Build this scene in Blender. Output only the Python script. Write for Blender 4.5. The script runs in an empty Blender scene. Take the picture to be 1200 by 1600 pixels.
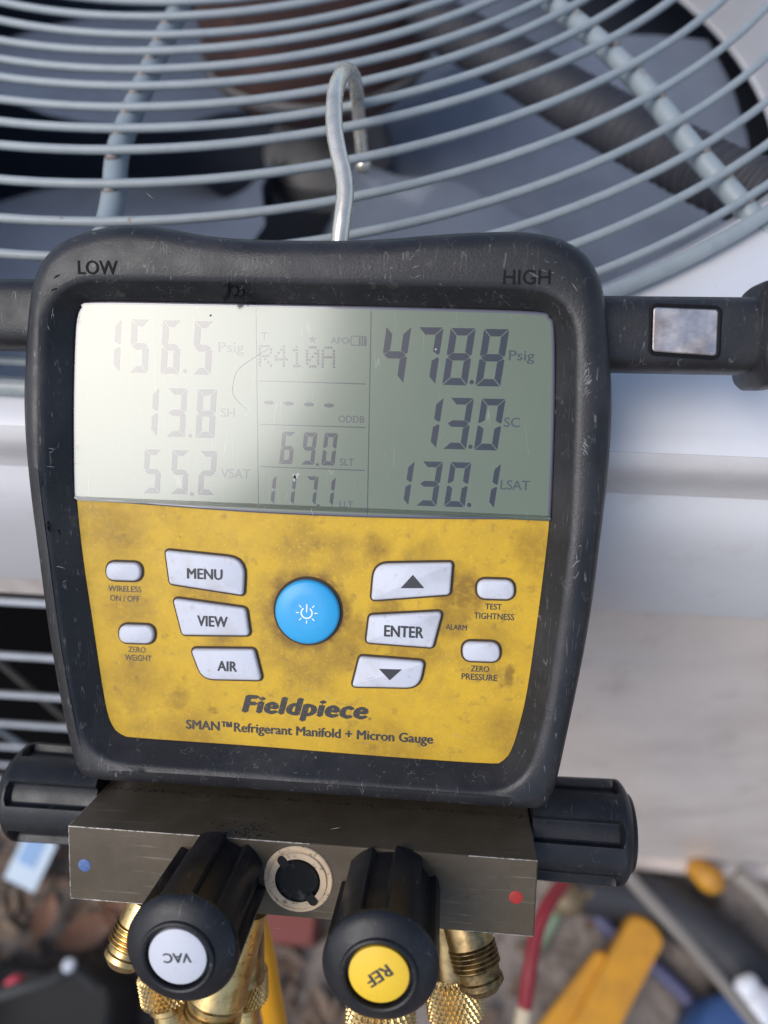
import bpy, bmesh, math, random
from mathutils import Vector, Matrix
import numpy as np
random.seed(7)
rad = math.radians
scene = bpy.context.scene
COL = scene.collection

# ------------------------------------------------------------------ camera
# world: x along the face of the unit, y into the unit, z up; camera stands over the front edge
CAMPOS = Vector((0, 0, 1.2))
WROT = Matrix(((0.997263, -0.047594, 0.056575), (0.069688, 0.860668, -0.504375), (-0.024687, 0.506938, 0.861629)))
F = 1200.0                                    # focal length in photo pixels (photo 1200 x 1600)
cam_d = bpy.data.cameras.new('camera'); cam = bpy.data.objects.new('camera', cam_d); COL.objects.link(cam)
cam.matrix_world = Matrix.Translation(CAMPOS) @ WROT.to_4x4()
cam_d.sensor_fit = 'VERTICAL'; cam_d.sensor_height = 34.667; cam_d.sensor_width = 26.0
cam_d.lens = 26.0
cam_d.clip_start = 0.01; cam_d.clip_end = 200
cam_d.dof.use_dof = True; cam_d.dof.focus_distance = 0.228; cam_d.dof.aperture_fstop = 6.5
scene.camera = cam

def ray(px, py):
    return WROT @ Vector(((px - 600) / F, -(py - 800) / F, -1))
def camP(px, py, depth): return CAMPOS + ray(px, py) * depth
def hitz(px, py, z):
    d = ray(px, py); return CAMPOS + d * ((z - CAMPOS.z) / d.z)

# gauge pose: x right, y up the face, z out of the face towards the viewer
gr = (rad(7.0), rad(-5.1), rad(-2.0))
GM = (Matrix.Rotation(gr[2], 3, 'Z') @ Matrix.Rotation(gr[1], 3, 'Y') @ Matrix.Rotation(gr[0], 3, 'X'))
GO = Vector(((484 - 600) / F, 0, -1)) * 0.229
GWM = WROT @ GM
GWO = CAMPOS + WROT @ GO
def G(px, py, z=0.0):
    d = Vector(((px - 600) / F, -(py - 800) / F, -1)); n = GM.col[2]
    t = (GO.dot(n) + z) / d.dot(n)
    return GM.transposed() @ (d * t - GO)
def toG(w): return GWM.transposed() @ (w - GWO)

# ------------------------------------------------------------------ light
n_w = GWM @ Vector((0, 0, 1))
v = ray(112, 440).normalized()
SUN_DIR = (v - 2 * v.dot(n_w) * n_w).normalized()          # towards the bright hazy sun
sun_el = math.asin(SUN_DIR.z); sun_az = math.atan2(SUN_DIR.x, SUN_DIR.y)
world = bpy.data.worlds.new('World'); scene.world = world; world.use_nodes = True
wn = world.node_tree.nodes; wl = world.node_tree.links
sky = wn.new('ShaderNodeTexSky'); sky.sky_type = 'NISHITA'; sky.sun_disc = False
sky.sun_elevation = sun_el; sky.sun_rotation = sun_az
sky.air_density = 1.0; sky.dust_density = 2.0; sky.ozone_density = 1.0
bg = wn['Background']; wl.new(sky.outputs[0], bg.inputs[0]); bg.inputs[1].default_value = 0.15
sun_d = bpy.data.lights.new('sun', 'SUN'); sun_d.energy = 1.4; sun_d.angle = rad(35); sun_d.color = (1.0, 0.985, 0.965)
sun = bpy.data.objects.new('sun', sun_d); COL.objects.link(sun); sun.location = (0, -2, 4)
sun.rotation_euler = SUN_DIR.to_track_quat('Z', 'Y').to_euler()
scene.view_settings.view_transform = 'Standard'; scene.view_settings.look = 'None'
scene.view_settings.exposure = 0.22; scene.view_settings.gamma = 1.0
scene.view_settings.use_curve_mapping = False

# ------------------------------------------------------------------ materials
MATS = {}
def ramp_node(nt, fac, lo, hi, c0=(0, 0, 0, 1), c1=(1, 1, 1, 1)):
    r = nt.nodes.new('ShaderNodeValToRGB'); r.color_ramp.elements[0].position = lo; r.color_ramp.elements[1].position = hi
    r.color_ramp.elements[0].color = c0; r.color_ramp.elements[1].color = c1
    nt.links.new(fac, r.inputs[0]); return r.outputs[0]
def noise(nt, co, scale, detail=4, rough=.55, stretch=None, dist=0):
    if stretch:
        m = nt.nodes.new('ShaderNodeMapping'); m.inputs['Scale'].default_value = stretch
        if len(stretch) > 3: pass
        nt.links.new(co, m.inputs[0]); co = m.outputs[0]
    n = nt.nodes.new('ShaderNodeTexNoise'); n.inputs['Scale'].default_value = scale
    n.inputs['Detail'].default_value = detail; n.inputs['Roughness'].default_value = rough
    n.inputs['Distortion'].default_value = dist
    nt.links.new(co, n.inputs['Vector']); return n.outputs[0]
def mixc(nt, fac, a, b):
    m = nt.nodes.new('ShaderNodeMix'); m.data_type = 'RGBA'
    for sock, val in ((m.inputs['A'], a), (m.inputs['B'], b)) if False else ((m.inputs[6], a), (m.inputs[7], b)):
        if isinstance(val, tuple): sock.default_value = (val + (1,))[:4]
        else: nt.links.new(val, sock)
    if isinstance(fac, float): m.inputs[0].default_value = fac
    else: nt.links.new(fac, m.inputs[0])
    return m.outputs[2]
def mul(nt, a, k):
    m = nt.nodes.new('ShaderNodeMath'); m.operation = 'MULTIPLY'; nt.links.new(a, m.inputs[0])
    if isinstance(k, float): m.inputs[1].default_value = k
    else: nt.links.new(k, m.inputs[1])
    return m.outputs[0]
def pbr(name, base, rough=.5, metal=0.0, layers=(), bump=None, coat=0.0, ior=1.5, spec=.5, rvar=None, scratch=None, coatrough=.03, rand=0):
    """layers: list of (colour, noise scale, lo, hi, strength[, stretch])"""
    if name in MATS: return MATS[name]
    m = bpy.data.materials.new(name); m.use_nodes = True; nt = m.node_tree
    b = nt.nodes['Principled BSDF']
    tc = nt.nodes.new('ShaderNodeTexCoord').outputs['Object']
    c = base
    for i, l in enumerate(layers):
        off = nt.nodes.new('ShaderNodeVectorMath'); off.operation = 'ADD'; off.inputs[1].default_value = (i * 3.17 + 1.3, i * 1.71, i * .57)
        nt.links.new(tc, off.inputs[0])
        n = noise(nt, off.outputs[0], l[1], 6, .6, l[5] if len(l) > 5 else None)
        f = mul(nt, ramp_node(nt, n, l[2], l[3]), float(l[4]))
        c = mixc(nt, f, c, l[0])
    if scratch:     # thin light contour lines, masked
        col, sc, width, strength, stretch = scratch
        n = noise(nt, tc, sc, 1.5, .5, stretch)
        s = nt.nodes.new('ShaderNodeMath'); s.operation = 'SUBTRACT'; nt.links.new(n, s.inputs[0]); s.inputs[1].default_value = .5
        a = nt.nodes.new('ShaderNodeMath'); a.operation = 'ABSOLUTE'; nt.links.new(s.outputs[0], a.inputs[0])
        line = ramp_node(nt, a.outputs[0], 0.0, width, (1, 1, 1, 1), (0, 0, 0, 1))
        mask = ramp_node(nt, noise(nt, tc, sc * .6, 2), .52, .62)
        c = mixc(nt, mul(nt, mul(nt, line, mask), float(strength)), c, col)
    if rand:
        oi = nt.nodes.new('ShaderNodeObjectInfo').outputs['Random']
    if isinstance(c, tuple): b.inputs['Base Color'].default_value = (c + (1,))[:4]
    else: nt.links.new(c, b.inputs['Base Color'])
    b.inputs['Roughness'].default_value = rough; b.inputs['Metallic'].default_value = metal
    b.inputs['IOR'].default_value = ior
    b.inputs['Specular IOR Level'].default_value = spec
    if rvar:
        n = noise(nt, tc, rvar[0], 5, .6)
        mr = nt.nodes.new('ShaderNodeMapRange'); mr.inputs[1].default_value = .3; mr.inputs[2].default_value = .7
        mr.inputs[3].default_value = rvar[1]; mr.inputs[4].default_value = rvar[2]; nt.links.new(n, mr.inputs[0])
        nt.links.new(mr.outputs[0], b.inputs['Roughness'])
    if coat:
        b.inputs['Coat Weight'].default_value = coat; b.inputs['Coat Roughness'].default_value = coatrough; b.inputs['Coat IOR'].default_value = ior
    if bump:
        n = noise(nt, tc, bump[0], 4, .6, bump[3] if len(bump) > 3 else None)
        bn = nt.nodes.new('ShaderNodeBump'); bn.inputs['Strength'].default_value = bump[1]; bn.inputs['Distance'].default_value = bump[2]
        nt.links.new(n, bn.inputs['Height']); nt.links.new(bn.outputs[0], b.inputs['Normal'])
    MATS[name] = m; return m

DUST = (.22, .20, .19)
M_boot = pbr('black_rubber', (.016, .016, .018), .5, spec=.42, layers=[((.048, .046, .048), 45, .45, .72, .6), (DUST, 900, .66, .74, .35), ((.16, .15, .14), 160, .64, .74, .25)],
             bump=(1400, .25, .0004), rvar=(70, .30, .52), scratch=((.30, .29, .28), 420, .012, .5, (1, .07, 1)))
M_emboss = pbr('dark_rubber_relief_shade', (.006, .006, .007), .7, spec=.2)  # near-black: shade of the moulded letters put into colour; nicks and frame share it
M_yellow = pbr('yellow_overlay', (.64, .39, .026), .45, spec=.3, layers=[((.38, .23, .035), 140, .44, .70, .36), ((.50, .30, .025), 55, .42, .72, .6), ((.22, .125, .03), 38, .56, .70, .5), ((.16, .10, .04), 230, .58, .70, .40), ((.76, .50, .05), 900, .55, .66, .4), ((.09, .06, .03), 1500, .655, .70, .5)],
               bump=(1800, .12, .0002), rvar=(60, .32, .55))
def add_grime(m, spots, colour):
    """brown hand grime packed round the keys: spots = (x, y, inner r, outer r, strength) on the face"""
    nt = m.node_tree; b = nt.nodes['Principled BSDF']; link_ = b.inputs['Base Color'].links[0]; src = link_.from_socket
    tc = nt.nodes.new('ShaderNodeTexCoord').outputs['Object']; tot = None
    wv = nt.nodes.new('ShaderNodeTexNoise'); wv.inputs['Scale'].default_value = 130; wv.inputs['Detail'].default_value = 4; nt.links.new(tc, wv.inputs['Vector'])
    wob = nt.nodes.new('ShaderNodeVectorMath'); wob.operation = 'MULTIPLY_ADD'; nt.links.new(wv.outputs['Color'], wob.inputs[0]); wob.inputs[1].default_value = (.012, .012, 0); nt.links.new(tc, wob.inputs[2])
    for x, y, r0, r1, st in spots:
        d = nt.nodes.new('ShaderNodeVectorMath'); d.operation = 'DISTANCE'; nt.links.new(wob.outputs[0], d.inputs[0]); d.inputs[1].default_value = (x + .006, y + .006, 0)
        mr = nt.nodes.new('ShaderNodeMapRange'); mr.interpolation_type = 'SMOOTHSTEP'; mr.inputs[1].default_value = r1; mr.inputs[2].default_value = r0; mr.inputs[3].default_value = 0; mr.inputs[4].default_value = st
        nt.links.new(d.outputs['Value'], mr.inputs[0])
        if tot is None: tot = mr.outputs[0]
        else:
            mx = nt.nodes.new('ShaderNodeMath'); mx.operation = 'MAXIMUM'; nt.links.new(tot, mx.inputs[0]); nt.links.new(mr.outputs[0], mx.inputs[1]); tot = mx.outputs[0]
    n = ramp_node(nt, noise(nt, tc, 420, 6, .7), .18, .52)
    nt.links.new(mixc(nt, mul(nt, tot, n), src, colour), b.inputs['Base Color'])
GB_ = (0, -.125, -.02)
def gspot(px, py, r0, r1, st):
    q = G(px, py, 0); return (q.x, q.y, r0, r1, st)
add_grime(M_yellow, [gspot(481, 957, .0105, .0150, .80), gspot(715, 925, .004, .011, .75), gspot(700, 965, .003, .010, .6), gspot(590, 856, .001, .006, .5), gspot(655, 868, .001, .009, .35), gspot(612, 946, .002, .008, .6), gspot(545, 1000, .003, .011, .5),
    gspot(640, 1020, .004, .012, .5), gspot(320, 935, .003, .012, .45), gspot(345, 1003, .002, .010, .45), gspot(200, 950, .003, .012, .4), gspot(215, 1060, .003, .014, .35), gspot(793, 1061, .0012, .0030, .7), gspot(280, 1090, .001, .006, .45), gspot(330, 1112, .0006, .0035, .7), gspot(835, 860, .002, .011, .45), gspot(770, 1000, .002, .010, .4), gspot(190, 830, .003, .012, .4), gspot(600, 1175, .004, .018, .4), gspot(300, 1155, .003, .014, .4), gspot(800, 1150, .003, .012, .4)], (.17, .085, .018))
M_print = pbr('dark_print', (.035, .032, .03), .5, layers=[((.30, .19, .03), 1100, .56, .66, .45)])
M_wornprint = pbr('worn_dark_print', (.07, .05, .03), .5, layers=[((.42, .26, .03), 900, .52, .64, .55)])
M_bprint = pbr('button_print', (.035, .035, .04), .5)
M_button = pbr('white_button', (.60, .61, .67), .5, layers=[((.44, .42, .40), 120, .48, .72, .5), ((.30, .25, .18), 420, .60, .72, .4), ((.2, .18, .16), 1300, .66, .71, .5)], bump=(900, .12, .0002))
M_seat = pbr('button_gap_dirt', (.05, .03, .012), .7)
M_blue = pbr('blue_button', (.030, .36, .70), .38, layers=[((.02, .25, .55), 300, .55, .75, .3)])
M_wprint = pbr('white_print', (.8, .85, .88), .5)
M_lcd = pbr('lcd_glass', (.140, .172, .110), .25, layers=[((.108, .138, .090), 14, .3, .7, .5), ((.50, .50, .46), 1600, .70, .74, .30)], coat=1.0, ior=1.86, spec=.0, coatrough=.15,
            scratch=((.5, .5, .48), 150, .004, .25, (1, .08, 1)))
M_lcdseg = pbr('lcd_segment', (.018, .022, .030), .25, coat=1.0, ior=1.86, spec=.0, coatrough=.15)
M_lcdpale = pbr('lcd_small_print', (.05, .06, .06), .25, coat=1.0, ior=1.86, spec=.0, coatrough=.15)
M_lcdrim = pbr('lcd_bevel', (.10, .10, .13), .2, coat=1.0, spec=.5)
M_chip = pbr('lcd_chip', (.46, .45, .43), .6)
M_block = pbr('nickel_block', (.090, .070, .046), .5, metal=.1, spec=.25, layers=[((.135, .108, .076), 60, .42, .75, .8), ((.05, .045, .04), 600, .60, .70, .55), ((.07, .055, .04), 30, .50, .70, .5), ((.30, .27, .22), 900, .60, .70, .35, (.05, 1, 1)), ((.55, .54, .52), 1500, .70, .73, .6)], rvar=(200, .30, .55), bump=(1500, .2, .0003))  # dull brown base colour stands in for dark surroundings mirrored in the metal
M_edge = pbr('worn_edge', (.42, .38, .33), .4, metal=.5, layers=[((.1, .09, .08), 700, .5, .6, .8)])
M_knob = pbr('black_knob', (.009, .0095, .012), .42, spec=.38, layers=[((.028, .028, .033), 60, .45, .75, .6), (DUST, 1300, .665, .72, .5)], rvar=(120, .30, .5), bump=(1500, .2, .0003), scratch=((.22, .22, .23), 420, .008, .35, (1, .3, .06)))
M_grit = pbr('black_grit', (.012, .011, .010), .9)
M_vac = pbr('white_label', (.58, .59, .65), .5, layers=[((.4, .4, .42), 500, .55, .75, .3)])
M_ref = pbr('yellow_label', (.86, .55, .035), .5, layers=[((.6, .36, .03), 500, .58, .75, .35)])
M_bluedot = pbr('blue_paint', (.06, .13, .33), .5, layers=[((.15, .17, .25), 900, .5, .6, .6)])
M_reddot = pbr('red_paint', (.42, .02, .015), .5, layers=[((.2, .03, .02), 900, .5, .6, .5)])
M_sightring = pbr('sight_glass_ring', (.66, .50, .33), .5, spec=.2, metal=.0, layers=[((.05, .04, .03), 700, .58, .66, .7), ((.30, .24, .18), 130, .5, .7, .5)])
M_sight = pbr('sight_glass', (.006, .006, .006), .4, spec=.15, layers=[((.09, .08, .065), 260, .56, .72, .7)])  # near-black colour paints the shade of a recess; paler mottling a dirty gleam
M_brass = pbr('brass', (.68, .49, .22), .30, metal=1.0, layers=[((.30, .17, .05), 160, .45, .7, .6), ((.08, .05, .02), 700, .60, .68, .6)], rvar=(250, .2, .5))
M_brassdk = pbr('grimy_brass', (.46, .33, .16), .38, metal=1.0, layers=[((.12, .08, .035), 200, .42, .65, .75)])
M_thread = pbr('dirty_thread', (.26, .18, .08), .45, metal=.9, layers=[((.05, .035, .02), 400, .45, .6, .7)])
M_steel = pbr('hook_steel', (.86, .78, .66), .33, metal=.75, layers=[((.5, .46, .40), 120, .45, .7, .5)], rvar=(300, .18, .36))
M_magnet = pbr('worn_steel_plate', (.62, .57, .54), .28, metal=.95, layers=[((.30, .22, .17), 110, .45, .65, .6), ((.05, .045, .04), 95, .60, .64, .9), ((.75, .72, .70), 500, .58, .70, .5, (1, 6, 1))], rvar=(200, .2, .5))
M_wire = pbr('grey_wire_coating', (.335, .365, .37), .45, layers=[((.25, .28, .30), 120, .45, .7, .5), ((.50, .53, .55), 700, .64, .70, .4), ((.22, .12, .07), 160, .70, .74, .7)])
M_spoke = pbr('spoke_coating', (.29, .335, .355), .42, layers=[((.22, .15, .10), 90, .62, .70, .7)])
M_pan = pbr('white_painted_steel', (.72, .72, .74), .38, layers=[((.55, .52, .50), 7, .45, .75, .45), ((.45, .40, .37), 40, .60, .75, .35), ((.10, .09, .09), 420, .735, .745, .8)], rvar=(20, .28, .45))
M_band = pbr('stained_paint', (.70, .68, .68), .40, layers=[((.44, .39, .37), 16, .40, .68, .6), ((.64, .62, .62), 20, .5, .75, .6)])
M_panel = pbr('beige_painted_steel', (.74, .665, .615), .4, layers=[((.54, .47, .425), 9, .42, .72, .65), ((.40, .35, .32), 30, .56, .72, .5, (1, 1, .4)), ((.74, .71, .69), 22, .58, .72, .5)], rvar=(12, .3, .5))
M_louvre = pbr('louvre_wire', (.42, .45, .50), .45, layers=[((.25, .25, .26), 90, .5, .7, .5)])
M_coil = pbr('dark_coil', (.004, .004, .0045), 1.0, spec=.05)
M_dark = pbr('dark_interior', (.20, .23, .30), .8)
M_brace = pbr('brace_wire', (.12, .115, .10), .6)
M_motor = pbr('rusty_motor', (.10, .055, .048), .7, metal=.0, layers=[((.17, .08, .058), 30, .4, .7, .8), ((.04, .03, .03), 60, .5, .7, .6)])
M_blade = pbr('aluminium_blade', (.20, .235, .30), .5, metal=.1, layers=[((.13, .155, .205), 20, .4, .7, .6)])
M_hub = pbr('fan_hub', (.17, .165, .16), .6, metal=.1, layers=[((.09, .07, .055), 50, .45, .7, .6)])
M_conduit = pbr('grey_conduit', (.060, .060, .070), .6, layers=[((.10, .095, .10), 40, .45, .7, .5)])
M_ground = pbr('dirt_ground', (.24, .205, .18), .9, layers=[((.09, .075, .068), 9, .4, .65, .8), ((.33, .29, .26), 26, .52, .7, .7), ((.065, .05, .042), 60, .55, .68, .7)], bump=(60, .6, .01))
M_litter = pbr('leaf_litter', (.17, .115, .08), .7, layers=[((.085, .055, .038), 5, .4, .6, .8), ((.25, .185, .13), 8, .52, .65, .7)])
M_leaf = pbr('brown_leaf', (.25, .125, .075), .6, layers=[((.14, .07, .05), 40, .4, .7, .6)])
M_hy = pbr('yellow_hose_rubber', (.80, .37, .012), .4)
M_hr = pbr('red_hose_rubber', (.27, .02, .03), .5)
M_cream = pbr('cream_plastic', (.60, .50, .34), .5)
M_tool = pbr('yellow_tool_plastic', (.62, .29, .02), .5, layers=[((.36, .17, .03), 14, .42, .65, .75)])
M_foam = pbr('black_foam', (.022, .024, .030), .6, layers=[((.05, .05, .06), 14, .45, .7, .6)])
M_gcable = pbr('grey_cable', (.27, .24, .21), .55)
M_bcable = pbr('blue_cable', (.07, .075, .16), .5)
M_bplast = pbr('blue_plastic', (.03, .085, .24), .5)
M_wplast = pbr('white_plastic', (.72, .75, .82), .4)
M_card = pbr('blue_card', (.20, .36, .62), .5)
M_cardw = pbr('card_white', (.50, .62, .74), .5)
M_bag = pbr('black_fabric', (.010, .010, .011), .7)
M_strap = pbr('grey_webbing', (.035, .035, .035), .7)
M_pink = pbr('pink_plastic', (.70, .08, .12), .45)
M_redbox = pbr('red_plastic', (.20, .05, .04), .6)
M_oldbrass = pbr('old_brass', (.16, .12, .07), .5, metal=.3)
M_green = pbr('green_tube', (.14, .20, .13), .5)

# ------------------------------------------------------------------ mesh helpers
class MB:
    def __init__(s): s.v = []; s.f = []
    def loops(s, loops, cap0=False, cap1=False, closed=True):
        base = len(s.v); n = len(loops[0])
        for l in loops: s.v.extend([tuple(p) for p in l])
        for i in range(len(loops) - 1):
            for j in range(n if closed else n - 1):
                k = (j + 1) % n
                s.f.append((base + i * n + j, base + i * n + k, base + (i + 1) * n + k, base + (i + 1) * n + j))
        if cap0: s.f.append(tuple(base + j for j in reversed(range(n))))
        if cap1: s.f.append(tuple(base + (len(loops) - 1) * n + j for j in range(n)))
        return s
    def box(s, c, d, M=None):
        b = len(s.v); c = Vector(c)
        for sx in (-1, 1):
            for sy in (-1, 1):
                for sz in (-1, 1):
                    p = Vector((sx * d[0] / 2, sy * d[1] / 2, sz * d[2] / 2))
                    if M: p = M @ p
                    s.v.append(tuple(c + p))
        for f in ((0, 1, 3, 2), (4, 6, 7, 5), (0, 4, 5, 1), (2, 3, 7, 6), (0, 2, 6, 4), (1, 5, 7, 3)): s.f.append(tuple(b + i for i in f))
        return s
    def tube(s, path, r, n=16, caps=True, closed=False):
        P = [Vector(p) for p in path]; rs = r if isinstance(r, (list, tuple)) else [r] * len(P)
        m = len(P); loops = []; up = None
        for i in range(m):
            if closed: t = P[(i + 1) % m] - P[i - 1]
            else: t = P[min(i + 1, m - 1)] - P[max(i - 1, 0)]
            t.normalize()
            if up is None:
                up = Vector((0, 0, 1)) if abs(t.z) < .9 else Vector((1, 0, 0))
            up = (up - t * up.dot(t)).normalized(); sd = t.cross(up)
            loops.append([P[i] + (up * math.cos(a) + sd * math.sin(a)) * rs[i] for a in (2 * math.pi * k / n for k in range(n))])
        if closed:
            loops.append(loops[0]); s.loops(loops)
        else: s.loops(loops, caps, caps)
        return s
    def revolve(s, fr, ts, o, ax, u, n=32, cap0=False, cap1=False):
        """fr(theta, i) -> radius, ts heights along ax"""
        ax = Vector(ax).normalized(); u = Vector(u); u = (u - ax * u.dot(ax)).normalized(); w = ax.cross(u); o = Vector(o)
        s.loops([[o + ax * t + (u * math.cos(a) + w * math.sin(a)) * fr(a, i) for a in (2 * math.pi * k / n for k in range(n))] for i, t in enumerate(ts)], cap0, cap1)
        return s
    def lathe(s, prof, o, ax, u=(1, .3, .2), n=32, cap0=True, cap1=True):
        return s.revolve(lambda a, i: prof[i][0], [p[1] for p in prof], o, ax, u, n, cap0, cap1)
    def mesh(s, name, mat, smooth=40):
        me = bpy.data.meshes.new(name); me.from_pydata(s.v, [], s.f)
        bm = bmesh.new(); bm.from_mesh(me); bmesh.ops.recalc_face_normals(bm, faces=bm.faces); bm.to_mesh(me); bm.free()
        me.materials.append(mat)
        if smooth:
            me.polygons.foreach_set('use_smooth', [True] * len(me.polygons)); me.set_sharp_from_angle(angle=rad(smooth))
        me.update(); return me
    def build(s, name, mat, parent=None, smooth=40, label=None, kind=None):
        return link(name, s.mesh(name, mat, smooth), parent, label, kind)
BASE = {}
def link(name, me, parent=None, label=None, kind=None):
    o = bpy.data.objects.new(name, me); COL.objects.link(o)
    if parent:
        o.parent = parent
        if parent.name in BASE: o.location = -BASE[parent.name]
    if label: o['label'] = label
    if kind: o['kind'] = kind
    return o
def thing(name, label, cat, mw, base=(0, 0, 0), group=None):
    """Empty; geometry of its parts is given in the frame mw, the Empty stands at `base` of that frame"""
    o = bpy.data.objects.new(name, None); COL.objects.link(o); base = Vector(base); o.empty_display_size = .02
    o.matrix_world = mw @ Matrix.Translation(base); BASE[o.name] = base
    o['label'] = label; o['category'] = cat
    if group: o['group'] = group
    return o
def single(o, label, cat, group=None):
    o['label'] = label; o['category'] = cat
    if group: o['group'] = group
    return o
I4 = Matrix.Identity(4)

def catmull(pts, n=8, closed=False):
    P = [Vector(p) for p in pts]; out = []; m = len(P)
    for i in range(m if closed else m - 1):
        a, b, c, d = (P[(i - 1) % m] if closed or i > 0 else P[i] * 2 - P[i + 1]), P[i], P[(i + 1) % m], (P[(i + 2) % m] if closed or i + 2 < m else P[i + 1] * 2 - P[i])
        for k in range(n):
            t = k / n; out.append(.5 * ((2 * b) + (c - a) * t + (2 * a - 5 * b + 4 * c - d) * t * t + (3 * b - a - 3 * c + d) * t ** 3))
    if not closed: out.append(P[-1])
    return out
def rpoly(pts, seg=5):
    """[(x, y, r)] -> rounded polygon outline (2-D vectors)"""
    out = []; n = len(pts)
    for i in range(n):
        p = Vector(pts[i][:2]); a = Vector(pts[i - 1][:2]); b = Vector(pts[(i + 1) % n][:2]); r = pts[i][2]
        u = (a - p).normalized(); w = (b - p).normalized(); ang = u.angle(w)
        d = min(r / math.tan(ang / 2), .49 * min((a - p).length, (b - p).length))
        s, e = p + u * d, p + w * d
        for k in range(seg + 1):
            t = k / seg; out.append(s * (1 - t) ** 2 + p * 2 * t * (1 - t) + e * t * t)
    return out
def inset(poly, d):
    n = len(poly); area = sum(poly[i].x * poly[(i + 1) % n].y - poly[(i + 1) % n].x * poly[i].y for i in range(n)); sg = 1 if area > 0 else -1
    out = []
    for i in range(n):
        t = (poly[(i + 1) % n] - poly[i - 1])
        if t.length < 1e-9: out.append(poly[i].copy()); continue
        t.normalize(); out.append(poly[i] + Vector((-t.y, t.x)) * d * sg)
    return out
def at(poly, z): return [(p.x, p.y, z) for p in poly]
def px2(pts, z=0.0): return [Vector(G(p[0], p[1], z)[:2]) for p in pts]
def prism(poly, z0, z1, bev, mb=None):
    mb = mb or MB()
    b2 = inset(poly, bev * .3); b3 = inset(poly, bev)
    mb.loops([at(poly, z0), at(poly, z1 - bev), at(b2, z1 - bev * .3), at(b3, z1)], True, True); return mb
def text_mb(txt, center, width, z, depth=.00012, shear=0.0, bold=0.0, height=None, spacing=1.0, rot=0.0):
    """lettering as thin mesh; bold thickens the strokes with overlaid copies (bold in em)"""
    cu = bpy.data.curves.new('t', 'FONT'); cu.body = txt; cu.size = 1; cu.align_x = 'CENTER'; cu.shear = shear; cu.space_character = spacing
    cu.resolution_u = 3
    o = bpy.data.objects.new('t', cu); COL.objects.link(o); bpy.context.view_layer.update()
    me = o.to_mesh(); vs = [Vector(v.co) for v in me.vertices]; fs = [tuple(p.vertices) for p in me.polygons]; o.to_mesh_clear()
    bpy.data.objects.remove(o); bpy.data.curves.remove(cu)
    x0 = min(v.x for v in vs); x1 = max(v.x for v in vs); y0 = min(v.y for v in vs); y1 = max(v.y for v in vs)
    s = width / (x1 - x0 + 2 * bold); sy = s if height is None else height / (y1 - y0 + bold)
    mb = MB(); c, sn = math.cos(rot), math.sin(rot); n = len(vs)
    shifts = [(0, 0)] if bold <= 0 else [(-bold, 0), (bold, 0), (0, bold * .5), (0, -bold * .5), (-bold * .5, 0), (bold * .5, 0)]
    for k, (dx, dy) in enumerate(shifts):
        b = len(mb.v); zz = z + depth - k * depth * .06
        for v in vs:
            x = (v.x + dx - (x0 + x1) / 2) * s; y = (v.y + dy - (y0 + y1) / 2) * sy
            mb.v.append((center[0] + x * c - y * sn, center[1] + x * sn + y * c, zz))
        mb.f += [tuple(b + i for i in f) for f in fs]
    if depth > .0002:      # raised lettering gets side walls
        from collections import Counter
        cnt = Counter(frozenset((f[i], f[(i + 1) % len(f)])) for f in fs for i in range(len(f)))
        for k in range(len(shifts)):
            b = len(mb.v); mb.v += [(p[0], p[1], z) for p in mb.v[k * n:(k + 1) * n]]
            for f in fs:
                for i in range(len(f)):
                    p, q = f[i], f[(i + 1) % len(f)]
                    if cnt[frozenset((p, q))] == 1: mb.f.append((q + k * n, p + k * n, p + b, q + b))
    return mb
PXMM = .000186
def gtext(name, txt, px, py, wpx, z, mat, parent, **k):
    c = G(px, py, z); w = (G(px + wpx / 2, py, z) - G(px - wpx / 2, py, z)).length
    if 'hpx' in k: h = k.pop('hpx'); k['height'] = (G(px, py + h / 2, z) - G(px, py - h / 2, z)).length
    return text_mb(txt, c, w, z, **k).build(name, mat, parent, smooth=0)

# ================================================================== SETTING
gnd = MB(); N = 64
rings_g = [[(1.2 * math.cos(a) * r, .5 + 1.2 * math.sin(a) * r, 0) for a in (2 * math.pi * k / N for k in range(N))] for r in (.05, 1, 4, 50)]
gnd.loops(rings_g, True, False); o = gnd.build('ground', M_ground, kind='structure', smooth=0)

# leaf litter: uncountable small leaves, twigs
def leaf_into(mb, c, size, yaw, tilt, curl):
    R = Matrix.Rotation(yaw, 3, 'Z') @ Matrix.Rotation(tilt, 3, 'X')
    prof = [(-.5, 0), (-.25, .2), (.05, .26), (.3, .15), (.5, 0)]
    b = len(mb.v)
    for x, w in prof:
        zc = curl * x * x
        for sgn in (-1, 0, 1):
            mb.v.append(tuple(Vector(c) + R @ Vector((x * size, sgn * w * size, zc * size + abs(sgn) * w * size * .45))))
    for i in range(4):
        for j in range(2): mb.f.append((b + i * 3 + j, b + (i + 1) * 3 + j, b + (i + 1) * 3 + j + 1, b + i * 3 + j + 1))
lit = MB()
for i in range(2600):
    x = random.uniform(-1.1, 1.0); y = random.uniform(-1.0, .14)
    dens = 1.0 if x < -.05 else .22
    if random.random() > dens: continue
    leaf_into(lit, (x, y, random.uniform(.004, .02)), random.uniform(.025, .06), random.uniform(0, 6.28), random.gauss(0, .35), random.uniform(-.3, .5))
lit.build('leaf_litter', M_litter, kind='stuff', smooth=0)
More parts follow.
